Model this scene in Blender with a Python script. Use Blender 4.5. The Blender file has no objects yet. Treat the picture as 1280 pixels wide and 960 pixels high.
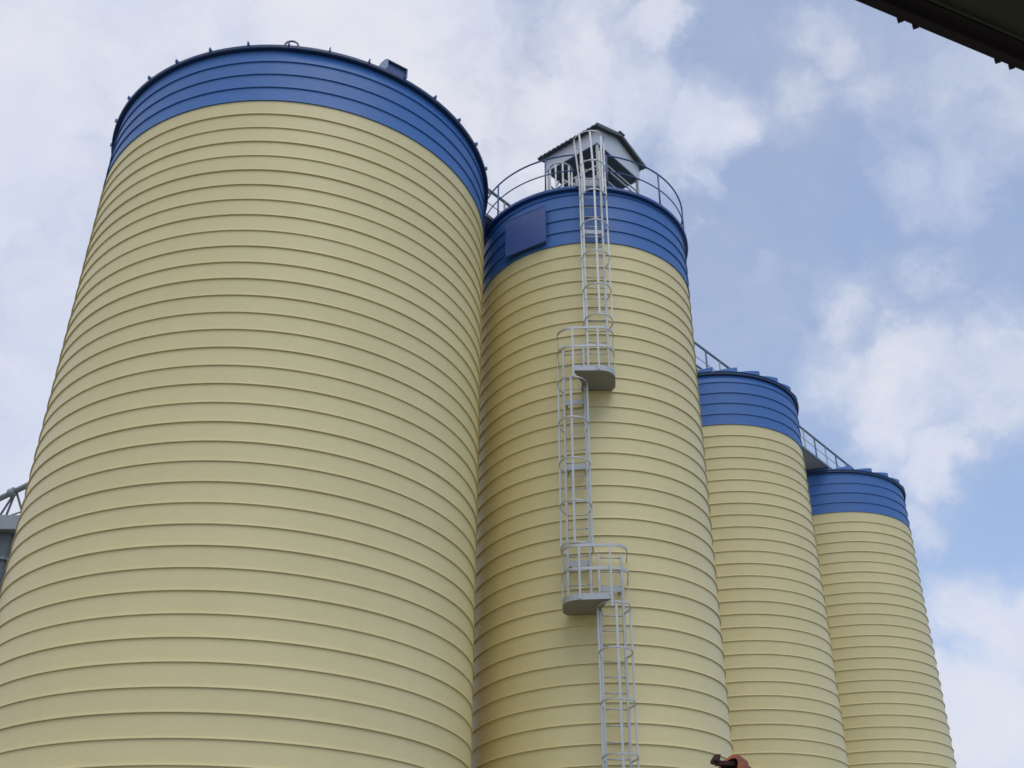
import bpy, math, random
from math import sin, cos, pi, radians, atan2, hypot, sqrt
from mathutils import Vector, Matrix
random.seed(7)
SC = bpy.context.scene
COL = SC.collection

# ------------------------------------------------------------------ camera
FPX = 1398.0                      # focal length in pixels of a 1280 px wide picture
PITCH, ROLL = radians(31.3034), radians(0.3481)
EYE = Vector((0, 0, 1.6))
_F = Vector((0, cos(PITCH), sin(PITCH)))
_R0 = Vector((1, 0, 0)); _U0 = Vector((0, -sin(PITCH), cos(PITCH)))
_R = _R0 * cos(ROLL) + _U0 * sin(ROLL)
_U = -_R0 * sin(ROLL) + _U0 * cos(ROLL)
cd = bpy.data.cameras.new('camera')
cam = bpy.data.objects.new('camera', cd); COL.objects.link(cam)
cd.sensor_width = 36.0; cd.lens = 36.0 * FPX / 1280.0
cd.clip_start = 0.05; cd.clip_end = 6000
m = Matrix((( _R.x, _U.x, -_F.x, EYE.x), (_R.y, _U.y, -_F.y, EYE.y), (_R.z, _U.z, -_F.z, EYE.z), (0, 0, 0, 1)))
cam.matrix_world = m
SC.camera = cam

def pix_dir(x, y):
    return (_R * (x - 640) + _U * (480 - y) + _F * FPX).normalized()

# ------------------------------------------------------------------ light
SUN_AZ, SUN_EL = radians(288), radians(58)        # direction towards the sun, azimuth ccw from +X
sdir = Vector((cos(SUN_AZ) * cos(SUN_EL), sin(SUN_AZ) * cos(SUN_EL), sin(SUN_EL)))
sl = bpy.data.lights.new('sun', 'SUN'); sl.energy = 0.78; sl.angle = radians(42); sl.color = (1.0, 0.96, 0.88)
so = bpy.data.objects.new('sun', sl); COL.objects.link(so)
so.rotation_euler = (-sdir).to_track_quat('-Z', 'Y').to_euler()
so.location = (-20, -30, 60)

SC.view_settings.view_transform = 'Standard'
SC.view_settings.look = 'None'
SC.view_settings.gamma = 1.0
SC.view_settings.exposure = 0.17
SC.view_settings.use_curve_mapping = False
SC.cycles.filter_width = 1.6

# ------------------------------------------------------------------ sky
W = bpy.data.worlds.new('World'); SC.world = W; W.use_nodes = True
nt = W.node_tree; nt.nodes.clear()
N = nt.nodes.new; LK = nt.links.new
def wmath(op, a, b=None, c=None, clamp=False):
    n = N('ShaderNodeMath'); n.operation = op; n.use_clamp = clamp
    for i, v in enumerate((a, b, c)):
        if v is None: continue
        if isinstance(v, (int, float)): n.inputs[i].default_value = v
        else: LK(v, n.inputs[i])
    return n.outputs[0]
def wvec(op, a, b=None, scale=None):
    n = N('ShaderNodeVectorMath'); n.operation = op
    for i, v in enumerate((a, b)):
        if v is None: continue
        if isinstance(v, (tuple, Vector)): n.inputs[i].default_value = tuple(v)
        else: LK(v, n.inputs[i])
    if scale is not None: n.inputs['Scale'].default_value = scale
    return n.outputs['Value'] if op in ('DISTANCE', 'DOT_PRODUCT', 'LENGTH') else n.outputs['Vector']
def wnoise(vec, scale, detail, rough, dist=0.0):
    n = N('ShaderNodeTexNoise'); n.inputs['Scale'].default_value = scale
    n.inputs['Detail'].default_value = detail; n.inputs['Roughness'].default_value = rough
    n.inputs['Distortion'].default_value = dist
    LK(vec, n.inputs['Vector']); return n
def wrange(v, a, b, c=0.0, d=1.0, smooth=True):
    n = N('ShaderNodeMapRange'); n.interpolation_type = 'SMOOTHSTEP' if smooth else 'LINEAR'
    LK(v, n.inputs[0])
    for i, q in enumerate((a, b, c, d)): n.inputs[1 + i].default_value = q
    return n.outputs[0]
sky = N('ShaderNodeTexSky'); sky.sky_type = 'NISHITA'; sky.sun_disc = False
sky.sun_elevation = SUN_EL; sky.sun_rotation = atan2(sdir.x, sdir.y)
sky.air_density = 1.0; sky.dust_density = 0.9; sky.ozone_density = 2.0
tc = N('ShaderNodeTexCoord'); D = tc.outputs['Generated']
wn = wnoise(D, 9.0, 6.0, 0.60)
warp = wvec('SCALE', wvec('SUBTRACT', wn.outputs['Color'], (0.5, 0.5, 0.5)), scale=0.11)
DW = wvec('ADD', D, warp)
# cloud masses: direction, angular radius, strength (the veil fills the sky on the left, broken cloud on the right)
LUMPS = [(880, 150, 75, .55), (860, 215, 50, .5), (800, 120, 80, .5), (815, 30, 45, .5), (740, 60, 110, .5), (700, 150, 130, .5),
         (1040, 48, 48, .27), (1000, 125, 60, .30), (975, 170, 40, .22), (1140, 235, 55, .20), (1215, 210, 65, .24), (1275, 165, 75, .30),
         (1175, 362, 40, .36), (1160, 395, 26, .25), (1065, 405, 55, .36), (1060, 465, 62, .40), (1150, 475, 85, .52), (1235, 480, 95, .50),
         (1120, 540, 60, .50), (1190, 580, 55, .50), (1165, 640, 40, .38), (1215, 760, 70, .55), (1275, 820, 90, .62), (1230, 900, 90, .60),
         (1180, 790, 45, .4), (1150, 120, 130, .18), (1260, 90, 100, .2), (868, 290, 16, .28), (940, 318, 22, .16)]
acc = None
for px, py, rad, amp in LUMPS:
    dist = wvec('DISTANCE', DW, pix_dir(px, py)); rad = rad / 1398.0
    v = wrange(dist, rad * 1.35, rad * 0.25, 0.0, amp)
    acc = v if acc is None else wmath('MAXIMUM', acc, v)
fine = wnoise(DW, 13.0, 9.0, 0.60, 0.15)
big = wnoise(D, 2.3, 4.0, 0.5)
veil_n = wvec('DOT_PRODUCT', D, Vector((-0.93, 0.30, 0.22)).normalized())
veil = wrange(veil_n, 0.20, 0.48, 0.0, 0.60)
cov = wmath('ADD', wmath('MAXIMUM', acc, veil), wmath('MULTIPLY', wmath('SUBTRACT', fine.outputs['Fac'], 0.5), 0.85))
cov = wmath('ADD', cov, wmath('MULTIPLY', wmath('SUBTRACT', big.outputs['Fac'], 0.5), 0.25))
cov = wrange(cov, 0.0, 0.68, 0.43, 0.98)
bg1 = N('ShaderNodeBackground'); bg1.inputs[1].default_value = 0.15
hsn = N('ShaderNodeHueSaturation'); hsn.inputs['Saturation'].default_value = 1.3; hsn.inputs['Value'].default_value = 1.1
LK(sky.outputs[0], hsn.inputs['Color']); LK(hsn.outputs[0], bg1.inputs[0])
shade = wnoise(DW, 6.0, 5.0, 0.55)
cm = N('ShaderNodeMix'); cm.data_type = 'RGBA'
LK(wrange(shade.outputs['Fac'], 0.3, 0.7), cm.inputs[0])
cm.inputs[6].default_value = (0.59, 0.635, 0.765, 1); cm.inputs[7].default_value = (0.71, 0.72, 0.785, 1)
bg2 = N('ShaderNodeBackground'); LK(cm.outputs[2], bg2.inputs[0]); bg2.inputs[1].default_value = 1.0
mx = N('ShaderNodeMixShader'); LK(cov, mx.inputs[0]); LK(bg1.outputs[0], mx.inputs[1]); LK(bg2.outputs[0], mx.inputs[2])
out = N('ShaderNodeOutputWorld'); LK(mx.outputs[0], out.inputs[0])

# ------------------------------------------------------------------ materials
def mat(name, col, rough=0.5, metal=0.0, coat=0.0, var=0.06, scale=3.0, bump=0.0, bscale=8.0,
        streak=0.0, dirt=None, dirt_amt=0.0, rand=0.0, spec=0.5, stretch=(1, 1, 1)):
    M = bpy.data.materials.new(name); M.use_nodes = True
    t = M.node_tree; b = t.nodes['Principled BSDF']
    b.inputs['Roughness'].default_value = rough; b.inputs['Metallic'].default_value = metal
    b.inputs['Coat Weight'].default_value = coat; b.inputs['Coat Roughness'].default_value = 0.25
    b.inputs['Specular IOR Level'].default_value = spec
    tcn = t.nodes.new('ShaderNodeTexCoord')
    mp = t.nodes.new('ShaderNodeMapping'); mp.inputs['Scale'].default_value = stretch
    geo = t.nodes.new('ShaderNodeNewGeometry')
    t.links.new(geo.outputs['Position'], mp.inputs[0])
    def noise(s, d, r, vec=None):
        n = t.nodes.new('ShaderNodeTexNoise'); n.inputs['Scale'].default_value = s
        n.inputs['Detail'].default_value = d; n.inputs['Roughness'].default_value = r
        t.links.new(vec or mp.outputs[0], n.inputs['Vector']); return n.outputs['Fac']
    def mth(op, a, bb):
        n = t.nodes.new('ShaderNodeMath'); n.operation = op
        for i, v in enumerate((a, bb)):
            if isinstance(v, (int, float)): n.inputs[i].default_value = v
            else: t.links.new(v, n.inputs[i])
        return n.outputs[0]
    val = mth('ADD', 1.0 - var, mth('MULTIPLY', noise(scale, 6, 0.6), 2 * var))
    if streak:
        ms = t.nodes.new('ShaderNodeMapping'); ms.inputs['Scale'].default_value = (3.2, 3.2, 0.22)
        t.links.new(geo.outputs['Position'], ms.inputs[0])
        val = mth('MULTIPLY', val, mth('ADD', 1.0 - streak, mth('MULTIPLY', noise(1.0, 5, 0.65, ms.outputs[0]), 2 * streak)))
    if rand:
        oi = t.nodes.new('ShaderNodeObjectInfo')
        val = mth('MULTIPLY', val, mth('ADD', 1.0 - rand, mth('MULTIPLY', oi.outputs['Random'], 2 * rand)))
    hs = t.nodes.new('ShaderNodeHueSaturation'); hs.inputs['Color'].default_value = (*col, 1)
    t.links.new(val, hs.inputs['Value'])
    outc = hs.outputs[0]
    if dirt:
        mxx = t.nodes.new('ShaderNodeMix'); mxx.data_type = 'RGBA'
        rr = t.nodes.new('ShaderNodeMapRange'); rr.inputs[1].default_value = 0.5; rr.inputs[2].default_value = 0.75
        rr.inputs[4].default_value = dirt_amt
        t.links.new(noise(scale * 0.7, 7, 0.62), rr.inputs[0]); t.links.new(rr.outputs[0], mxx.inputs[0])
        t.links.new(outc, mxx.inputs[6]); mxx.inputs[7].default_value = (*dirt, 1); outc = mxx.outputs[2]
    t.links.new(outc, b.inputs['Base Color'])
    rv = mth('ADD', rough - 0.06, mth('MULTIPLY', noise(scale * 1.7, 4, 0.5), 0.12))
    t.links.new(rv, b.inputs['Roughness'])
    if bump:
        bn = t.nodes.new('ShaderNodeBump'); bn.inputs['Strength'].default_value = 1.0
        bn.inputs['Distance'].default_value = bump
        t.links.new(noise(bscale, 3, 0.5), bn.inputs['Height']); t.links.new(bn.outputs[0], b.inputs['Normal'])
    return M
M = {}
M['cream'] = mat('cream_paint', (0.705, 0.60, 0.302), 0.5, 0, 0.09, 0.03, 0.8, 0.010, 1.3, 0.045, (0.60, 0.505, 0.225), 0.25, 0.025, 0.5)
M['blue'] = mat('blue_paint', (0.048, 0.152, 0.41), 0.5, 0, 0.03, 0.06, 0.8, 0.010, 1.3, 0.04, (0.075, 0.165, 0.33), 0.3, 0.05, 0.5)
M['panel_blue'] = mat('panel_blue_paint', (0.062, 0.112, 0.30), 0.45, 0, 0.05, 0.10, 2.2, 0.004, 1.5, 0.08, (0.12, 0.14, 0.30), 0.5)
M['eave_blue'] = mat('eave_blue_paint', (0.028, 0.085, 0.26), 0.42, 0, 0.1, 0.08, 1.0)
M['rim_shade'] = mat('shaded_rim_blue', (0.018, 0.045, 0.12), 0.5, 0, 0, 0.1, 1.0)  # darker eave blue with the overhang's shade put into the colour
M['rail_blue'] = mat('rail_blue_paint', (0.045, 0.095, 0.22), 0.45, 0, 0.1, 0.08, 4.0)
M['galv'] = mat('galvanised_steel', (0.48, 0.49, 0.475), 0.46, 0.35, 0, 0.12, 6.0, 0, 8, 0, (0.36, 0.37, 0.37), 0.4)
M['plate'] = mat('galvanised_plate', (0.44, 0.455, 0.47), 0.55, 0.2, 0, 0.10, 5.0, 0, 8, 0, (0.40, 0.41, 0.40), 0.4)
M['vent'] = mat('bluish_sheet_metal', (0.26, 0.33, 0.44), 0.45, 0.3, 0, 0.10, 4.0)
M['deck'] = mat('dark_deck_plate', (0.27, 0.275, 0.25), 0.65, 0.1, 0, 0.12, 5.0)  # darker galvanised tone for the platform floor plates
M['mid_galv'] = mat('dull_steel', (0.28, 0.31, 0.32), 0.55, 0.2, 0, 0.12, 5.0)
M['dark_galv'] = mat('weathered_steel', (0.17, 0.20, 0.21), 0.55, 0.3, 0, 0.15, 5.0)
M['white_sheet'] = mat('white_sheet_metal', (0.58, 0.60, 0.63), 0.5, 0.1, 0, 0.05, 2.0, 0.003, 4, 0.05)
M['roof_sheet'] = mat('dark_roof_sheet', (0.10, 0.125, 0.12), 0.6, 0.1, 0, 0.12, 3.0)
M['concrete'] = mat('concrete', (0.32, 0.31, 0.28), 0.9, 0, 0, 0.12, 1.5, 0.003, 20, 0, (0.20, 0.19, 0.17), 0.5)
M['ground'] = mat('dusty_yard', (0.20, 0.18, 0.14), 0.95, 0, 0, 0.15, 0.6, 0.01, 6, 0, (0.12, 0.11, 0.09), 0.6)
M['grey_clad'] = mat('grey_cladding', (0.11, 0.125, 0.14), 0.7, 0, 0, 0.15, 1.0, 0, 8, 0.1)
M['pale_clad'] = mat('pale_cladding', (0.30, 0.32, 0.34), 0.6, 0.1, 0, 0.08, 1.0, 0, 8, 0.1)
M['rust'] = mat('rusty_orange_paint', (0.36, 0.085, 0.022), 0.6, 0, 0, 0.25, 14.0, 0.002, 40, 0, (0.07, 0.025, 0.018), 0.7)
M['rust_dark'] = mat('dark_rust', (0.08, 0.03, 0.025), 0.7, 0, 0, 0.25, 14.0, 0.002, 40)
M['black'] = mat('tyre_and_shade_black', (0.012, 0.012, 0.014), 0.7, 0, 0, 0.2, 10)  # wheel black, doubles as painted shade inside the auger mouth
M['canopy'] = mat('backlit_stained_sheet', (0.085, 0.085, 0.055), 0.85, 0, 0, 0.25, 3.0, 0.003, 20, 0, (0.06, 0.085, 0.05), 0.8)  # mottled sheet, base colour darkened for its backlit underside
M['canopy_dark'] = mat('backlit_canopy_steel', (0.020, 0.014, 0.014), 0.8, 0, 0, 0.25, 4.0)  # near-black base colour carries the backlit shade of the steel

# ------------------------------------------------------------------ mesh helpers
class MB:
    def __init__(s): s.v = []; s.f = []; s.sm = []
    def add(s, vs, fs, smooth=False):
        o = len(s.v); s.v += [tuple(q) for q in vs]
        for q in fs: s.f.append(tuple(i + o for i in q)); s.sm.append(smooth)
        return s
    def box(s, c, ax, ay, az, hx, hy, hz):
        c = Vector(c); ax, ay, az = Vector(ax).normalized(), Vector(ay).normalized(), Vector(az).normalized()
        vs = [c + ax * (hx * i) + ay * (hy * j) + az * (hz * k) for i in (-1, 1) for j in (-1, 1) for k in (-1, 1)]
        return s.add(vs, [(0, 1, 3, 2), (4, 6, 7, 5), (0, 4, 5, 1), (2, 3, 7, 6), (0, 2, 6, 4), (1, 5, 7, 3)])
    def bar(s, p, q, w, h, up=(0, 0, 1)):
        p, q = Vector(p), Vector(q); a = (q - p); L = a.length; a.normalize()
        u = Vector(up)
        if abs(a.dot(u)) > 0.98: u = Vector((1, 0, 0))
        b = a.cross(u).normalized(); cc = b.cross(a)
        return s.box((p + q) / 2, a, b, cc, L / 2, w / 2, h / 2)
    def tube(s, pts, r, n=8, closed=False, cap=True):
        pts = [Vector(p) for p in pts]; k = len(pts); vs = []; fs = []
        prev = None
        for i, p in enumerate(pts):
            a = pts[(i + 1) % k] if (closed or i < k - 1) else p
            b = pts[i - 1] if (closed or i > 0) else p
            t = (a - b).normalized()
            if prev is None:
                u = Vector((0, 0, 1)) if abs(t.z) < 0.9 else Vector((1, 0, 0))
                u = (u - t * u.dot(t)).normalized()
            else:
                u = (prev - t * prev.dot(t)).normalized()
            prev = u; w = t.cross(u)
            rr = r[i] if isinstance(r, (list, tuple)) else r
            for j in range(n):
                an = 2 * pi * j / n; vs.append(p + u * (rr * cos(an)) + w * (rr * sin(an)))
        for i in range(k if closed else k - 1):
            i2 = (i + 1) % k
            for j in range(n):
                j2 = (j + 1) % n; fs.append((i * n + j, i * n + j2, i2 * n + j2, i2 * n + j))
        s.add(vs, fs, True)
        if cap and not closed:
            o = len(s.v) - len(vs)
            s.f.append(tuple(o + j for j in reversed(range(n)))); s.sm.append(False)
            s.f.append(tuple(o + (k - 1) * n + j for j in range(n))); s.sm.append(False)
        return s
    def prism(s, poly, z0, z1):
        n = len(poly); vs = [(x, y, z0) for x, y in poly] + [(x, y, z1) for x, y in poly]
        fs = [tuple(reversed(range(n))), tuple(range(n, 2 * n))] + [(i, (i + 1) % n, n + (i + 1) % n, n + i) for i in range(n)]
        return s.add(vs, fs)
    def lathe(s, prof, n=96, smooth=False):
        k = len(prof); vs = []; fs = []
        for i in range(n):
            a = 2 * pi * i / n
            for r, z in prof: vs.append((r * cos(a), r * sin(a), z))
        for i in range(n):
            i2 = (i + 1) % n
            for j in range(k - 1): fs.append((i * k + j, i2 * k + j, i2 * k + j + 1, i * k + j + 1))
        return s.add(vs, fs, smooth)
    def mesh(s, name):
        me = bpy.data.meshes.new(name); me.from_pydata(s.v, [], s.f)
        me.polygons.foreach_set('use_smooth', s.sm); me.update(); return me
def obj(name, src, material, parent=None, loc=(0, 0, 0)):
    me = src.mesh(name) if isinstance(src, MB) else src
    if len(me.materials) == 0: me.materials.append(material)
    o = bpy.data.objects.new(name, me); COL.objects.link(o); o.location = loc
    o.material_slots[0].link = 'OBJECT'; o.material_slots[0].material = material
    if parent: o.parent = parent
    return o
def tag(o, label=None, cat=None, group=None, kind=None):
    if label: o['label'] = label
    if cat: o['category'] = cat
    if group: o['group'] = group
    if kind: o['kind'] = kind
    return o
def thing(name, label, cat, loc=(0, 0, 0), rz=0.0, group=None):
    o = bpy.data.objects.new(name, None); COL.objects.link(o); o.location = loc; o.rotation_euler = (0, 0, rz)
    o.empty_display_size = 0.3
    return tag(o, label, cat, group)

# ------------------------------------------------------------------ ground
g = MB(); ng = 40
g.add([(-3000, -3000, 0), (3000, -3000, 0), (3000, 3000, 0), (-3000, 3000, 0)], [(0, 1, 2, 3)])
tag(obj('ground', g, M['ground']), kind='structure')

# ------------------------------------------------------------------ silos
P = 0.365                                                  # strip width of the spiral wall
SILO = {'A': (-4.9728, 20.3246, 4.2959, 19.3527, 19.345), 'B': (1.7959, 22.93, 2.614, 19.2482, 19.40),
        'C': (6.4071, 31.6835, 2.795, 19.277, 19.575), 'D': (11.6263, 38.0731, 2.9189, 19.3749, 19.455)}
def band_mesh(R, top=None, bottom=None, seg=144):
    r0 = R - 0.010; e = 0.013
    prof = [(r0, 0.0), (r0, -0.002), (r0, -P + 0.0365), (r0, -P + 0.0345), (r0 + 0.008, -P + 0.031), (r0 + 0.025, -P + 0.027),
            (r0 + 0.028, -P + 0.006), (r0 + 0.025, -P + 0.0025), (r0, -P + 0.002), (r0, -P)]
    k = len(prof); vs = []; fs = []; sm = []
    for i in range(seg + 1):
        th = -1.5 * pi + 2 * pi * i / seg
        dz = P * (th + pi / 2) / (2 * pi)
        for r, z in prof:
            zz = z + dz
            if top is not None: zz = min(zz, top)
            if bottom is not None: zz = max(zz, bottom)
            vs.append((r * cos(th), r * sin(th), zz))
    b = MB()
    for i in range(seg):
        for j in range(k - 1):
            b.f.append((i * k + j, i * k + j + 1, (i + 1) * k + j + 1, (i + 1) * k + j)); b.sm.append(j < 3)
    b.v = vs
    return b.mesh('wall_band')
def make_silo(key, label, ribs, rib0):
    cx, cy, R, z0, zr = SILO[key]
    t = thing('storage_silo', label, 'silo', (cx, cy, 0), 0, 'cream and blue steel storage silos')
    me = band_mesh(R); nb = int(z0 / P) + 1
    for k in range(-1, nb + 1):
        zt = z0 - k * P
        if zt - P > zr: continue
        use = me
        if zt + P > zr: use = band_mesh(R, top=zr + 0.01 - zt)
        elif zt - 2 * P < 0.35: use = band_mesh(R, bottom=0.33 - zt)
        if zt - P * 0.5 < 0.33: continue
        q = obj('wall_band', use, M['blue'] if k < 4 else M['cream'], t, (0, 0, zt + random.uniform(-0.004, 0.004)))
        q.scale = (1 + random.uniform(-0.0006, 0.0004),) * 2 + (1.012,)
    obj('foundation', MB().lathe([(R + 0.3, 0), (R + 0.3, 0.30), (R + 0.25, 0.36), (R - 0.4, 0.36)], 96), M['concrete'], t)
    o = 0.075 if key in 'AB' else 0.05; fh = 0.035 if key in 'AB' else 0.012
    ev = MB().lathe([(R - 0.03, zr - 0.035), (R + o, zr - 0.045), (R + o + 0.012, zr - 0.03), (R + o + 0.012, zr + fh),
                     (R + o, zr + 0.05), (R - 0.1, zr + 0.055)], 144)
    obj('eave', ev, M['eave_blue'] if key == 'B' else M['rim_shade'], t)
    rise = (R + o) * math.tan(radians(7))
    n = max(ribs, 24); prof = [(R + o - 0.02, zr + 0.052), (R * 0.5, zr + 0.052 + rise * 0.5), (0.3, zr + 0.05 + rise * 0.93), (0.3, zr + 0.35 + rise * 0.93), (0.0, zr + 0.42 + rise * 0.93)]
    obj('roof', MB().lathe(prof, 72), M['eave_blue'], t)
    if key == 'A':                                              # thin radial roof ribs ending in small gussets
        hh = 0.095; w = 0.011; r1, r2 = R + o + 0.05, 0.35
        def zz(r): return zr + 0.05 + max(0.0, (R + o - r)) * math.tan(radians(7))
        vs = []
        for sgn in (-1, 1):
            vs += [(r1, sgn * w, zr + 0.02), (r1, sgn * w, zr + 0.02 + hh), (r1 - 0.22, sgn * w, zz(r1 - 0.22) + 0.045), (r2, sgn * w, zz(r2) + 0.04), (r2, sgn * w, zz(r2) - 0.01)]
        b = MB().add(vs, [(0, 1, 2, 3, 4), (9, 8, 7, 6, 5), (0, 5, 6, 1), (1, 6, 7, 2), (2, 7, 8, 3), (3, 8, 9, 4), (4, 9, 5, 0)])
        b.box((r1 - 0.02, 0, zr + 0.06), (1, 0, 0), (0, 1, 0), (0, 0, 1), 0.006, 0.02, 0.03)
        me = b.mesh('roof_rib')
        for i in range(ribs):
            q = obj('roof_rib', me, M['eave_blue'], t); q.rotation_euler = (0, 0, radians(rib0) + 2 * pi * i / ribs)
    elif ribs:                                                  # lapped roof sheets, each one rising to its right hand edge
        r1, r2 = R + o + 0.03, 0.32; st = 2 * pi / ribs; hh = 0.15
        vs = []; zi = zr + 0.06 + rise * 0.93
        ns = 6
        for i in range(ns + 1):
            an = -st * 0.985 * (1 - i / ns); f_ = max(0.0, (i / ns - 0.12) / 0.88)
            vs += [(r1 * cos(an), r1 * sin(an), zr + 0.045), (r1 * cos(an), r1 * sin(an), zr + 0.056 + hh * f_ ** 0.8),
                   (r2 * cos(an), r2 * sin(an), zi + 0.05 * f_), (r2 * cos(an), r2 * sin(an), zi - 0.03)]
        fs = []
        for i in range(ns):
            q = i * 4
            for aa, bb in ((0, 1), (1, 2), (2, 3), (3, 0)): fs.append((q + aa, q + 4 + aa, q + 4 + bb, q + bb))
        fs += [(0, 1, 2, 3), (ns * 4 + 3, ns * 4 + 2, ns * 4 + 1, ns * 4)]
        me = MB().add(vs, fs).mesh('roof_sheet')
        for i in range(ribs):
            q = obj('roof_sheet', me, M['blue'], t); q.rotation_euler = (0, 0, radians(rib0) + 2 * pi * i / ribs)
    return t
silo_a = make_silo('A', 'widest cream silo at the left with blue top and small roof vent', 33, -85.2)
silo_b = make_silo('B', 'cream silo carrying the caged ladders and roof house', 0, 0)
silo_c = make_silo('C', 'cream silo standing between the ladder silo and the farthest silo', 24, -81.0)
silo_d = make_silo('D', 'farthest and smallest looking cream silo at the right end', 24, -83.6)

def cyl_pt(key, deg, off, z=0.0, rel=True):
    cx, cy, R, _, _ = SILO[key]; a = radians(deg)
    x, y = (R + off) * cos(a), (R + off) * sin(a)
    return Vector((x, y, z)) if rel else Vector((cx + x, cy + y, z))
# blue flat cover plate bolted on the ladder silo
pm = MB()
pa, pb = cyl_pt('B', -135.6, 0.12), cyl_pt('B', -111.9, 0.12)
tx = (pb - pa).normalized(); nn = Vector((tx.y, -tx.x, 0))
if nn.dot(pa) < 0: nn = -nn
mid = (pa + pb) / 2
pl = MB(); pl.box(mid + Vector((0, 0, 18.395)) + nn * 0.02, tx, nn, (0, 0, 1), (pb - pa).length / 2, 0.022, 0.525)
cover = obj('cover_plate', pl, M['panel_blue'], silo_b)
cover['label'] = 'flat dull blue plate bolted over the blue bands'
bv = cover.modifiers.new('bevel', 'BEVEL'); bv.width = 0.006; bv.segments = 2
for q, sx in ((pa, 1), (pb, -1)):
    for zz in (17.95, 18.84):
        b = MB(); p0 = Vector((q.x, q.y, zz)) + tx * (0.10 * sx)
        b.bar(p0, p0 - nn * 0.20, 0.05, 0.05)
        obj('standoff', b, M['eave_blue'], cover)
for zz in (17.87, 18.92):                                    # stiffening rims of the plate
    b = MB(); b.bar(Vector((pa.x, pa.y, zz)) + nn * 0.025, Vector((pb.x, pb.y, zz)) + nn * 0.025, 0.05, 0.022)
    obj('edge_rim', b, M['panel_blue'], cover)

# small lifting eye on the rim of the wide silo
cx, cy, R, z0, zr = SILO['A']
b = MB(); a = radians(-84.6); c = Vector(((R + 0.02) * cos(a), (R + 0.02) * sin(a), zr + 0.12))
tt = Vector((-sin(a), cos(a), 0))
b.tube([c + tt * (0.13 * cos(u)) + Vector((0, 0, 0.11 * sin(u))) for u in [pi * i / 8 for i in range(9)]], 0.022, 6)
b.bar(c + tt * -0.13 + Vector((0, 0, 0.01)), c + tt * -0.13 - Vector((0, 0, 0.08)), 0.04, 0.04)
b.bar(c + tt * 0.13 + Vector((0, 0, 0.01)), c + tt * 0.13 - Vector((0, 0, 0.08)), 0.04, 0.04)
obj('lifting_eye', b, M['dark_galv'], silo_a)

# ------------------------------------------------------------------ roof vent on the wide silo
va = radians(-54.6); vr = R - 0.27
vt = thing('roof_vent', 'grey sheet metal vent hood on the roof of the widest silo', 'vent', (cx + vr * cos(va), cy + vr * sin(va), zr + 0.06), va + pi / 2)
prof = [(-0.32, 0.10), (-0.32, 0.34), (-0.27, 0.46), (-0.17, 0.54), (0.0, 0.56), (0.20, 0.50), (0.34, 0.40)]
b = MB(); prof = [(y * 0.88, z * 0.90) for y, z in prof]; n = len(prof)
hw = 0.25
vs = [(sx * hw, y, z) for sx in (-1, 1) for y, z in prof]
# rounded hood skin (y axis points into the roof), sides closed, mouth open to the front
fs = [(i, i + 1, n + i + 1, n + i) for i in range(n - 1)]
b.add([(x, -y, z) for x, y, z in vs], fs, True)
obj('hood', b, M['vent'], vt).modifiers.new('thick', 'SOLIDIFY').thickness = 0.02
for sx in (-1, 1):
    b = MB(); poly = prof + [(0.30, 0.10)]
    k = len(poly)
    b.add([(sx * hw, -y, z) for y, z in poly] + [(sx * (hw - 0.02), -y, z) for y, z in poly],
          [tuple(range(k)), tuple(reversed(range(k, 2 * k)))] + [(i, (i + 1) % k, k + (i + 1) % k, k + i) for i in range(k)])
    obj('side_panel', b, M['vent'], vt)
b = MB().box((0, -0.22, 0.22), (1, 0, 0), (0, 1, 0), (0, 0, 1), 0.215, 0.012, 0.13); obj('louvre_panel', b, M['rail_blue'], vt)
for sx in (-1, 1):
    for sy in (-1, 1):
        b = MB().bar((sx * 0.22, sy * 0.22, -0.02), (sx * 0.22, sy * 0.22, 0.14), 0.04, 0.04); obj('leg', b, M['dark_galv'], vt)

# ------------------------------------------------------------------ guard rail round the roof of the ladder silo
bx, by, RB, zb0, zrb = SILO['B']
gr = thing('guard_rail', 'blue two-bar guard rail round the roof of the ladder silo', 'railing', (bx, by, zrb + 0.05))
for nm, zz, r in (('top_rail', 1.03, 0.021), ('mid_rail', 0.53, 0.016)):
    pts = []
    for i in range(97):
        a = radians(-84 + 352 * i / 96) if False else radians(-79.9 + 343 * i / 96)
        pts.append(((RB + 0.02) * cos(a), (RB + 0.02) * sin(a), zz))
    obj(nm, MB().tube(pts, r, 8), M['rail_blue'], gr)
for i in range(11):
    a = radians(-112.7 + 32.73 * (i + 1))
    if i == 10: a = radians(-112.7)
    p = Vector(((RB + 0.02) * cos(a), (RB + 0.02) * sin(a), 0))
    b = MB().tube([p + Vector((0, 0, -0.02)), p + Vector((0, 0, 1.03))], 0.021, 8)
    b.box(p + Vector((0, 0, 0.004)), (1, 0, 0), (0, 1, 0), (0, 0, 1), 0.05, 0.05, 0.006)
    obj('post', b, M['rail_blue'], gr)

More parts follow.
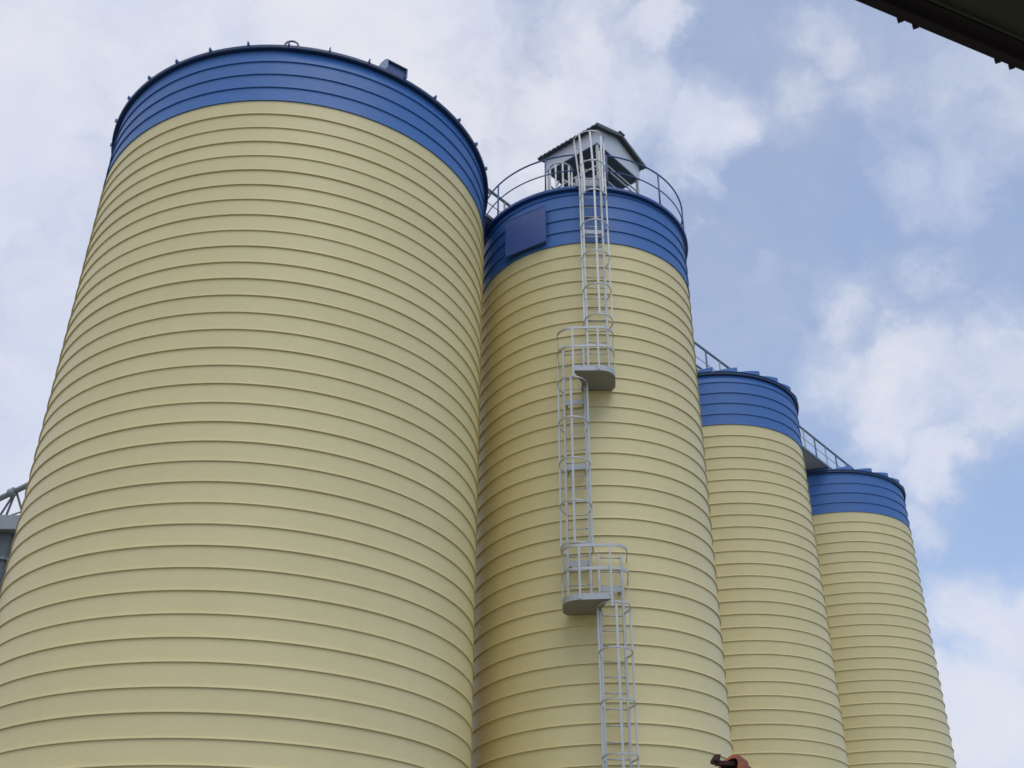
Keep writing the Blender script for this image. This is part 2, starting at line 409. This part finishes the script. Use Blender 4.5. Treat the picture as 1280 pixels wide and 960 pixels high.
# ------------------------------------------------------------------ ladders
UP = Vector((0, 0, 1))
def ladder(label, deg, zb, zt, hoops, brackets, dense_from=None, feet=False):
    a = radians(deg); n = Vector((cos(a), sin(a), 0)); tv = Vector((-sin(a), cos(a), 0))
    base = Vector((bx, by, zb)) + n * RB
    t = thing('caged_ladder', label, 'ladder', base, 0, 'galvanised ladders on the ladder silo')
    L = lambda tt, nn_, z: tv * tt + n * nn_ + UP * (z - zb)
    for s in (-1, 1):
        b = MB().bar(L(s * 0.22, 0.20, zb), L(s * 0.22, 0.20, zt), 0.048, 0.055, n); obj('stile', b, M['galv'], t)
    z = zb + 0.2; me = MB().tube([tv * -0.22, tv * 0.22], 0.013, 6).mesh('rung')
    while z < zt - 0.05:
        obj('rung', me, M['galv'], t, n * 0.20 + UP * (z - zb)); z += 0.29
    for h in hoops:
        w = 0.31; fl = 0.0
        if h == 'flare': continue
        fl = 0.10 if (dense_from and h > dense_from + 1.3) else 0.0
        pts = [L(-0.22, 0.20, h), L(-0.275 - fl, 0.30, h), L(-0.31 - fl, 0.42, h)]
        for i in range(0, 13):
            an = pi - pi * i / 12; pts.append(L((w + fl * (1 - i / 12)) * cos(an), 0.5 + 0.35 * sin(an), h))
        pts += [L(0.31, 0.42, h), L(0.275, 0.30, h), L(0.22, 0.20, h)]
        b = MB()
        for p, q in zip(pts[:-1], pts[1:]): pass
        # flat strap hoop: rectangular section swept along the path
        vs = []; fs = []
        k = len(pts)
        for i, p in enumerate(pts):
            d = (pts[min(i + 1, k - 1)] - pts[max(i - 1, 0)]).normalized(); o = d.cross(UP).normalized() * 0.008
            for dz in (-0.014, 0.014):
                vs += [p - o + UP * dz, p + o + UP * dz]
        for i in range(k - 1):
            q = i * 4
            for aa, bb in ((0, 1), (1, 3), (3, 2), (2, 0)): fs.append((q + aa, q + bb, q + 4 + bb, q + 4 + aa))
        fs += [(0, 2, 3, 1), (4 * k - 4, 4 * k - 3, 4 * k - 1, 4 * k - 2)]
        b.add(vs, fs); obj('hoop', b, M['galv'], t)
    hz = [h for h in hoops if h != 'flare']; z1, z2 = min(hz), max(hz)
    for an in (90, 180, 0, 135, 45):
        lo = z1
        if an in (135, 45):
            if not dense_from: continue
            lo = dense_from
        A = radians(an)
        pts = [L(0.302 * cos(A), 0.5 + 0.342 * sin(A), lo - 0.02)]
        if dense_from and an in (135, 180, 90):
            f2 = {135: 0.085, 180: 0.10, 90: 0.05}[an]
            pts += [L(0.302 * cos(A), 0.5 + 0.342 * sin(A), dense_from + 0.5), L(0.302 * cos(A) - f2, 0.5 + 0.342 * sin(A), z2 + 0.02)]
        else: pts += [L(0.302 * cos(A), 0.5 + 0.342 * sin(A), z2 + 0.02)]
        b = MB()
        for p, q in zip(pts[:-1], pts[1:]): b.bar(p, q, 0.044 if an not in (0, 180) else 0.034, 0.010 if an not in (0, 180) else 0.034, n)
        obj('cage_bar', b, M['galv'], t)
    for z in brackets:
        b = MB(); b.box(L(0, 0.205, z), tv, n, UP, 0.205, 0.006, 0.055)
        for s in (-1, 1): b.bar(L(s * 0.185, 0.20, z), L(s * 0.185, -0.012, z), 0.05, 0.05)
        obj('wall_bracket', b, M['plate'], t)
    return t
ladder('upper caged ladder running past the blue band to the roof house', -89.1, 13.82, 20.42,
       [20.46, 19.55, 18.66, 17.78, 16.90, 16.01, 15.2], [14.25, 17.93], dense_from=18.64)
ladder('middle caged ladder between the two small platforms', -99.9, 8.9, 14.9,
       [13.66, 12.72, 11.80, 10.88, 10.0], [13.42, 11.9, 9.83])
ladder('lowest caged ladder hanging below the lower platform', -87.9, 0.45, 10.0,
       [8.82, 7.97, 7.05, 6.12, 5.2, 4.28, 3.36, 2.5], [9.3, 4.8, 1.2])

# ------------------------------------------------------------------ rest platforms
def platform(label, deg, half, zf, side):
    """side +1: floor plate on the +t half; the other half is left open for the ladder from below"""
    a = radians(deg); n = Vector((cos(a), sin(a), 0)); tv = Vector((-sin(a), cos(a), 0))
    base = Vector((bx, by, zf)) + n * RB
    t = thing('rest_platform', label, 'platform', base, 0, 'small platforms on the ladder silo')
    L = lambda tt, nn_, z: tv * tt + n * nn_ + UP * z
    def path(z, r=0.33):
        pts = [L(-half - r, -0.03, z), L(-half - r, 0.25, z)]
        for i in range(9):
            an = pi - (pi / 2) * i / 8; pts.append(L(-half + r * cos(an), 0.50 + r * sin(an), z))
        for i in range(9):
            an = pi / 2 - (pi / 2) * i / 8; pts.append(L(half + r * cos(an), 0.50 + r * sin(an), z))
        pts += [L(half + r, 0.25, z), L(half + r, -0.03, z)]
        return pts
    for nm, z in (('top_rail', 1.06), ('mid_rail', 0.60)):
        pts = path(z); b = MB(); k = len(pts); vs = []; fs = []
        for i, p in enumerate(pts):
            d = (pts[min(i + 1, k - 1)] - pts[max(i - 1, 0)]).normalized(); o = d.cross(UP).normalized() * 0.009
            for dz in (-0.026, 0.026): vs += [p - o + UP * dz, p + o + UP * dz]
        for i in range(k - 1):
            q = i * 4
            for aa, bb in ((0, 1), (1, 3), (3, 2), (2, 0)): fs.append((q + aa, q + bb, q + 4 + bb, q + 4 + aa))
        fs += [(0, 2, 3, 1), (4 * k - 4, 4 * k - 3, 4 * k - 1, 4 * k - 2)]
        b.add(vs, fs); obj(nm, b, M['galv'], t)
    r = 0.33
    # floor plate with rounded outer corner and an apron round its edge
    s = side
    poly = [(-0.12 * s, 0.02), (-0.10 * s, 0.32), (-0.22 * s, 0.70), (-0.30 * s, 0.845)]
    for i in range(9):
        an = pi / 2 - (pi / 2) * i / 8; poly.append((s * (half + r * cos(an)), 0.485 + r * sin(an)))
    poly += [(s * (half + r), 0.10), (s * (half + r - 0.07), -0.035), (-0.1 * s, -0.045)]
    k = len(poly)
    vs = [L(x, y, 0.0) for x, y in poly] + [L(x, y, 0.012) for x, y in poly]
    fs = [tuple(reversed(range(k))), tuple(range(k, 2 * k))] + [(i, (i + 1) % k, k + (i + 1) % k, k + i) for i in range(k)]
    if s < 0: fs = [tuple(reversed(q)) for q in fs]
    fl = obj('floor_plate', MB().add(vs, fs), M['deck'], t)
    edge = poly[3:14]; b = MB()
    for (x1, y1), (x2, y2) in zip(edge[:-1], edge[1:]):
        b.bar(L(x1, y1, 0.055), L(x2, y2, 0.055), 0.008, 0.12)
    obj('apron', b, M['plate'], fl)
    # strip that carries the rail over the open half
    b = MB(); b.bar(L(-0.25 * s, 0.855, 0.10), L(-half * s, 0.855, 0.10), 0.012, 0.05); obj('kick_strip', b, M['galv'], t)
    for x, y in ((-half, 0.86), (half, 0.86), (-half - r, 0.45), (half + r, 0.45), (s * (half + r), 0.12)):
        z0_ = 0.0 if x * s > 0 else -0.15
        b = MB().bar(L(x, y, z0_), L(x, y, 1.06), 0.038, 0.012, n if abs(x) < half + 0.1 else tv); obj('post', b, M['galv'], t)
    return t
platform('upper small platform with rounded rail where two ladders meet', -94.5, 0.265, 13.80, 1)
platform('lower small platform with rounded rail and grey underside', -93.9, 0.29, 8.87, -1)

# ------------------------------------------------------------------ roof house on the ladder silo
NN = Vector((2.181, 21.273, 0)); LL = Vector((0.654, 22.606, 0)); RR = Vector((3.645, 22.926, 0))
ux = (LL - NN); WX = ux.length; ux.normalize()               # along the eave
uy = Vector((-ux.y, ux.x, 0))
if uy.dot(RR - NN) < 0: uy = -uy
WY = (RR - NN).dot(uy)
hc = NN + ux * WX / 2 + uy * WY / 2
zf = zrb + 0.05
h = thing('roof_house', 'small open gabled shed with white skirts on top of the ladder silo', 'shed', (hc.x, hc.y, zf))
H = lambda x, y, z: ux * x + uy * y + UP * (z - zf)            # x along eave (+ = left end), y across (+ = away), z world
ex, ey = WX / 2, WY / 2; ze, rise = 22.5, 0.40
# corrugated roof slopes, ridge runs along ux
for nm, s in (('roof_slope', -1), ('roof_slope', 1)):
    b = MB(); cols = 56; vs = []; fs = []
    for i in range(cols + 1):
        x = -ex + 2 * ex * i / cols; w = 0.016 * sin(i * pi / 2 * 1.0)
        for (yy, z) in ((s * ey, ze), (0.0, ze + rise)):
            vs.append(H(x, yy, z + w)); vs.append(H(x, yy, z + w - 0.035))
    for i in range(cols):
        q = i * 4; fs += [(q, q + 2, q + 6, q + 4), (q + 1, q + 5, q + 7, q + 3), (q, q + 4, q + 5, q + 1), (q + 2, q + 3, q + 7, q + 6)]
    fs += [(0, 1, 3, 2), (cols * 4, cols * 4 + 2, cols * 4 + 3, cols * 4 + 1)]
    b.add(vs, fs); obj(nm, b, M['roof_sheet'], h)
b = MB(); b.bar(H(-ex - 0.02, 0, ze + rise + 0.02), H(ex + 0.02, 0, ze + rise + 0.02), 0.22, 0.03); obj('ridge_cap', b, M['roof_sheet'], h)
for s in (-1, 1):                                                # barge boards under the verges
    for ss in (-1, 1):
        b = MB().bar(H(s * (ex - 0.012), ss * ey, ze - 0.06), H(s * (ex - 0.012), 0, ze + rise - 0.06), 0.02, 0.07); obj('barge_board', b, M['roof_sheet'], h)
wx, wy = ex * 0.85, ey * 0.85; zs = 22.0
for s in (-1, 1):
    zt = ze + rise * (1 - 0.85) - 0.05
    b = MB(); b.box(H(0, s * wy, (zs + zt) / 2), ux, uy, UP, wx, 0.014, (zt - zs) / 2); obj('skirt_wall', b, M['white_sheet'], h)
    poly = [(-wy + 0.016, zs), (wy - 0.016, zs), (wy - 0.016, zt), (0, ze + rise - 0.05), (-wy + 0.016, zt)]
    vs = [H(s * wx, y, z) for y, z in poly] + [H(s * (wx - 0.026), y, z) for y, z in poly]
    b = MB().add(vs, [tuple(range(5)), tuple(reversed(range(5, 10)))] + [(i, (i + 1) % 5, 5 + (i + 1) % 5, 5 + i) for i in range(5)])
    obj('gable_wall', b, M['white_sheet'], h)
for sx in (-1, 1):
    for sy in (-1, 1):
        b = MB().bar(H(sx * (wx - 0.05), sy * (wy - 0.05), zf - 0.02), H(sx * (wx - 0.05), sy * (wy - 0.05), 22.02), 0.06, 0.06, ux); obj('corner_post', b, M['galv'], h)
for zg in (21.30, 20.95):
    for q in (-1, 1):
        b = MB().bar(H(-wx + 0.08, q * (wy - 0.05), zg), H(wx - 0.08, q * (wy - 0.05), zg), 0.035, 0.035); obj('girt', b, M['galv'], h)
for zg in (21.56, 21.40, 21.0):
    for q in (-1, 1):
        b = MB().bar(H(q * (wx - 0.05), -wy + 0.08, zg), H(q * (wx - 0.05), wy - 0.08, zg), 0.035, 0.035); obj('girt', b, M['galv'], h)
b = MB().bar(H(wx - 0.05, -wy + 0.05, 21.40), H(wx - 0.4, -wy + 0.05, 20.9), 0.03, 0.03); obj('brace', b, M['galv'], h)
b = MB().bar(H(wx - 0.05, -wy + 0.05, 21.0), H(wx - 0.4, -wy + 0.05, 21.5), 0.03, 0.03); obj('brace', b, M['galv'], h)
b = MB().bar(H(-wx + 0.05, -wy + 0.05, 20.3), H(wx - 0.5, -wy + 0.05, 21.5), 0.03, 0.03); obj('brace', b, M['galv'], h)
b = MB().box(H(0, 0, 22.03), ux, uy, UP, wx - 0.03, wy - 0.03, 0.012); obj('interior_shade_board', b, M['roof_sheet'], h)  # dark board added to stand for the unlit inside of the skirts
# elevator head machine inside the shed
b = MB(); b.box(H(-0.1, 0.15, 20.75), ux, uy, UP, 0.34, 0.42, 0.75)
b.tube([H(-0.1, -0.27, 21.5), H(-0.1, 0.57, 21.5)], 0.34, 16); obj('elevator_head', b, M['rail_blue'], h)
b = MB().box(H(-0.42, -0.55, 20.62), ux, uy, UP, 0.16, 0.10, 0.45); obj('drive_guard', b, M['pale_clad'], h)

# landing plate at the head of the upper ladder
a = radians(-89.1); n = Vector((cos(a), sin(a), 0)); tv = Vector((-sin(a), cos(a), 0))
st = thing('ladder_landing', 'grey landing plate at the head of the upper ladder', 'landing', Vector((bx, by, zrb + 0.05)) + n * (RB - 0.22))
b = MB().box(UP * 0.19, tv, n, UP, 0.36, 0.30, 0.02); obj('deck', b, M['plate'], st)
b = MB().box(UP * 0.08 + n * 0.309, tv, n, UP, 0.36, 0.008, 0.13); obj('front_apron', b, M['plate'], st)
for s in (-1, 1):
    for q in (-1, 0.6):
        b = MB().bar(tv * (s * 0.36) + n * (q * 0.26) - UP * 0.06, tv * (s * 0.36) + n * (q * 0.26) + UP * 0.17, 0.05, 0.05); obj('leg', b, M['galv'], st)

# small hooped guard beside the roof house
c0 = Vector((1.16, 20.98, zrb + 0.03))
kc = thing('guard_cage', 'small arched white guard cage on the roof left of the upper ladder', 'cage', c0)
for z in (1.12,):
    pts = [Vector((0.29 * cos(t_), -0.30 * sin(t_), z)) for t_ in [pi * i / 14 for i in range(15)]]
    pts = [Vector((0.29, 0.25, z))] + pts + [Vector((-0.29, 0.25, z))]
    obj('hoop', MB().tube(pts, 0.02, 6), M['galv'], kc)
for an in (0, 45, 80, 115, 150, 180):
    t_ = radians(an); x, y = 0.29 * cos(t_), -0.30 * sin(t_)
    b = MB().bar((x, y, 0.0), (x, y, 1.13), 0.042, 0.012, (0, 1, 0)); obj('upright', b, M['galv'], kc)

# ------------------------------------------------------------------ catwalks between the silo roofs
def catwalk(label, p, q, zf, rail_off, hgt=1.05, w=0.7, posts=6, braces=True, mid=True):
    p, q = Vector((*p, 0)), Vector((*q, 0)); d = (q - p); Ln = d.length; d.normalize(); nn_ = Vector((d.y, -d.x, 0))
    t = thing('catwalk', label, 'catwalk', (p.x, p.y, zf), 0, 'catwalks between the silo roofs')
    L = lambda s, o, z: d * s + nn_ * o + UP * z
    b = MB().box(L(Ln / 2, 0, 0.0), d, nn_, UP, Ln / 2, w / 2 - 0.03, 0.02); obj('walkway_deck', b, M['plate'], t)
    for s in (-1, 1):
        b = MB().bar(L(0, s * w / 2, 0.0), L(Ln, s * w / 2, 0.0), 0.04, 0.09); obj('side_beam', b, M['dark_galv'], t)
        b = MB().bar(L(0, s * w / 2, hgt), L(Ln, s * w / 2, hgt), 0.055, 0.055); obj('hand_rail', b, M['dark_galv'], t)
        if mid:
            b = MB().bar(L(0, s * w / 2, hgt * 0.5), L(Ln, s * w / 2, hgt * 0.5), 0.02, 0.02); obj('mid_rail', b, M['galv'], t)
        for i in range(posts):
            x = 0.06 + (Ln - 0.12) * i / (posts - 1)
            b = MB().bar(L(x, s * w / 2, 0.0), L(x, s * w / 2, hgt - 0.02), 0.042, 0.042, nn_); obj('post', b, M['dark_galv'] if i % 2 else M['galv'], t)
    return t
def off_line(p, q, w, side):                                     # shift a rail line to the deck centre line
    p, q = Vector(p), Vector(q); d = (q - p).normalized(); nn_ = Vector((d.y, -d.x)) * (w / 2 * side)
    return (p + nn_).to_tuple(), (q + nn_).to_tuple()
# near rail lines as seen, on the roofs they bridge
p, q = off_line((-2.3, 19.55), (0.9, 23.2), 0.8, -1); catwalk('short catwalk bridging the gap between widest silo and ladder silo', p, q, 19.56, 0, 0.86, posts=7)
p, q = off_line((3.4, 26.48), (7.7, 31.31), 0.7, -1); catwalk('catwalk with grey handrail from ladder silo to the next silo', p, q, 19.78, 0, 1.02, posts=9)
p, q = off_line((7.9, 31.25), (13.3, 37.68), 0.7, -1); catwalk('catwalk with grey handrail leading to the farthest silo', p, q, 19.62, 0, 0.80, posts=11)

# ------------------------------------------------------------------ works building and pipe bridge behind the wide silo, left
wb = thing('works_building', 'dark grey clad works building behind the widest silo', 'building', (-19.5, 34.0, 0))
b = MB().box((0, 0, 7.35), (1, 0, 0), (0, 1, 0), (0, 0, 1), 5.0, 4.0, 7.35); obj('wall', b, M['grey_clad'], wb)
for i in range(14):
    b = MB().box((0, -4.03, 0.9 + i * 1.0), (1, 0, 0), (0, 1, 0), (0, 0, 1), 5.02, 0.03, 0.05); obj('cladding_rail', b, M['dark_galv'], wb)
    b = MB().box((5.03, 0, 0.9 + i * 1.0), (1, 0, 0), (0, 1, 0), (0, 0, 1), 0.03, 4.02, 0.05); obj('cladding_rail', b, M['dark_galv'], wb)
b = MB().box((0, 0, 14.92), (1, 0, 0), (0, 1, 0), (0, 0, 1), 5.25, 4.25, 0.22); obj('parapet', b, M['pale_clad'], wb)
pb_ = thing('pipe_bridge', 'grey conveyor pipe with struts above the dark works building', 'pipe', (-19.5, 31.2, 15.14))
def at_y(px, py, Y):
    d = pix_dir(px, py); return EYE + d * (Y / d.y)
PO = Vector((-19.5, 31.2, 15.14))
P0, P1 = at_y(-30, 637.5, 30.2) - PO, at_y(250, 503, 28.4) - PO
obj('pipe', MB().tube([P0, P1], 0.085, 14), M['mid_galv'], pb_)
d = (P1 - P0).normalized()
for s_ in (0.05, 0.163, 0.55, 0.9):
    c = P0.lerp(P1, s_)
    obj('flange', MB().tube([c - d * 0.09, c + d * 0.09], 0.14, 14), M['mid_galv'], pb_)
c = P0.lerp(P1, 0.18)
for px, py, Y in ((-8, 647, 31.0), (4, 647, 31.2), (40, 641, 31.0)):
    foot = at_y(px, py, Y) - PO; foot.z = min(foot.z, 0.05); obj('strut', MB().tube([c, foot], 0.035, 8), M['mid_galv'], pb_)
obj('tie_rod', MB().tube([at_y(-20, 656, 30.6) - PO, at_y(60, 628, 30.2) - PO], 0.025, 8), M['mid_galv'], pb_)

# ------------------------------------------------------------------ canopy over the photographer's doorway, top right
e0, e1 = Vector((1.631, 3.647, 6.0)), Vector((2.639, 4.098, 6.0))
ed = (e1 - e0).normalized(); eb = Vector((ed.y, -ed.x, 0))
if eb.y > 0: eb = -eb
cn = thing('canopy', 'backlit stained steel canopy overhead at the top right corner', 'canopy', (e0.x, e0.y, 0))
K = lambda s, b_, z: ed * s + eb * b_ + UP * z
S0, S1 = -3.5, 6.0
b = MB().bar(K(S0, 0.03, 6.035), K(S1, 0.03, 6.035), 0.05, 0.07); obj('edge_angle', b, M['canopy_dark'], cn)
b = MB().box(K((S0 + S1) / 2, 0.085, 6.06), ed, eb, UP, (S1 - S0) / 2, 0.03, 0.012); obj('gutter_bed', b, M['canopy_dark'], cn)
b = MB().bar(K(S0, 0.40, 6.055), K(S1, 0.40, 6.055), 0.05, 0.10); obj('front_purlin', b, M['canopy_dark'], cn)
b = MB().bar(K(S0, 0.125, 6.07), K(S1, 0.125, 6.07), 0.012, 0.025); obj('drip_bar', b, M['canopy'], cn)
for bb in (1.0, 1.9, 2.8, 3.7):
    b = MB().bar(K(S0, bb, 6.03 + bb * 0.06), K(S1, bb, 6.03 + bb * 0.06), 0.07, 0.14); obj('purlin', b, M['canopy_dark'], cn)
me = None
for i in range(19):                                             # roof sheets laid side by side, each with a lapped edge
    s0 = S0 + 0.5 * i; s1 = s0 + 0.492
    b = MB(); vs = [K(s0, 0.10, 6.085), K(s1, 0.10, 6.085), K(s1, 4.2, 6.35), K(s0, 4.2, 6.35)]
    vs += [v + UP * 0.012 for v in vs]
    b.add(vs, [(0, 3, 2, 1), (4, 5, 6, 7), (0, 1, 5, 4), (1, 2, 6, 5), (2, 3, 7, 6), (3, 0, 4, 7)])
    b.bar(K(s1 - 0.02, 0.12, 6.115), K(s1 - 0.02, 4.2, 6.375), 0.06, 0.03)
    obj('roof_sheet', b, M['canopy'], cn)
pos = []
def on_edge(px, py):
    d = pix_dir(px, py); P_ = EYE + d * ((6.0 - EYE.z) / d.z); return (P_ - e0).dot(ed)
s_a, s_b = on_edge(1124, 27), on_edge(1246, 78); s_c = on_edge(1143, 35); gap = s_c - s_a; step = s_b - s_a
for i in range(-5, 8):
    for j in (0, gap):
        s = s_a + step * i + j
        if not S0 < s < S1: continue
        b = MB()
        b.add([K(s - 0.022, 0.0, 6.002), K(s + 0.022, 0.0, 6.002), K(s + 0.004, -0.022, 6.002), K(s - 0.022, 0.0, 6.03), K(s + 0.022, 0.0, 6.03), K(s + 0.004, -0.022, 6.03)],
              [(0, 1, 2), (3, 5, 4), (0, 2, 5, 3), (2, 1, 4, 5), (1, 0, 3, 4)])
        obj('hook_bolt', b, M['canopy_dark'], cn)
for s in (S0 + 0.2, S1 - 0.2):
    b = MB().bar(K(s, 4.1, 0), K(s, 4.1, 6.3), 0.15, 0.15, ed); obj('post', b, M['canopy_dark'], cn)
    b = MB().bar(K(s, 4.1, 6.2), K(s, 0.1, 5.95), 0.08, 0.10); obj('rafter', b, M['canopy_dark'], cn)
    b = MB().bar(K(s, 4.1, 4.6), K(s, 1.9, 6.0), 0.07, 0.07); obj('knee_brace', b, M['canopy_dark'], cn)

# ------------------------------------------------------------------ rusty auger tip at the bottom edge
def at_y(px, py, Y):
    d = pix_dir(px, py); return EYE + d * (Y / d.y)
mo = at_y(906, 969, 6.0)                                       # centre of the open mouth
ax = Vector((0.80, 0.36, -0.50)).normalized()
au = thing('grain_auger', 'rusty orange auger tube with dark open mouth below the silos', 'auger', (mo.x + 4.0, mo.y + 1.8, 0))
ob = Vector(au.location)
r = 0.115; tip = mo - ob; far = tip + ax * 5.2
b = MB(); nseg = 28
u = (UP - ax * UP.dot(ax)).normalized(); w = ax.cross(u)
rings = [(0, r + 0.012), (0.05, r + 0.014), (0.052, r), (5.2, r)]
vs = []; fs = []
for s, rr in rings: vs += [tip + ax * s + (u * cos(2 * pi * i / nseg) + w * sin(2 * pi * i / nseg)) * rr for i in range(nseg)]
inner = [(0, r - 0.012), (0.5, r - 0.012)]
for s, rr in inner: vs += [tip + ax * s + (u * cos(2 * pi * i / nseg) + w * sin(2 * pi * i / nseg)) * rr for i in range(nseg)]
def strip(a, c):
    return [(a * nseg + i, a * nseg + (i + 1) % nseg, c * nseg + (i + 1) % nseg, c * nseg + i) for i in range(nseg)]
fs = strip(4, 0) + strip(0, 1) + strip(1, 2) + strip(2, 3)
b.add(vs, fs, True); tube = obj('auger_tube', b, M['rust'], au)
n5 = nseg
b = MB().add(vs[4 * nseg:], strip(1, 0), True); obj('mouth_lining', b, M['black'], tube)  # black puts the shade inside the tube into the lining colour
b = MB(); c = tip + ax * 0.30
b.add([c + (u * cos(2 * pi * i / nseg) + w * sin(2 * pi * i / nseg)) * (r - 0.013) for i in range(nseg)], [tuple(range(nseg))]); obj('flight', b, M['black'], tube)
c = at_y(895.5, 949, 5.96) - ob
lug = MB().box(c, (1, 0, 0), (0, 1, 0), (0.25, 0, 1), 0.015, 0.035, 0.018)
lug.tube([c + Vector((-0.012, -0.05, -0.004)), c + Vector((-0.012, 0.05, -0.004))], 0.014, 10); obj('hinge_lug', lug, M['rust_dark'], au)
b = MB().bar(c + Vector((0.0, 0.0, -0.02)), tip + u * r * 0.85 + ax * 0.05, 0.04, 0.022); obj('lug_arm', b, M['rust_dark'], au)
mid = tip + ax * 2.4
for s in (-1, 1):
    b = MB().tube([mid, Vector((mid.x + s * 0.7, mid.y - s * 0.5, 0.25 - 0.0))], 0.035, 8); obj('trestle_leg', b, M['rust'], au)
    c = Vector((mid.x + s * 0.7, mid.y - s * 0.5, 0.25))
    b = MB().tube([c + Vector((-0.05, -0.06, 0)), c + Vector((0.05, 0.06, 0))], 0.25, 20); obj('wheel', b, M['black'], au)
b = MB().box(Vector((far.x, far.y, 0.30)), (1, 0, 0), (0, 1, 0), (0, 0, 1), 0.35, 0.35, 0.30); obj('hopper', b, M['rust'], au)
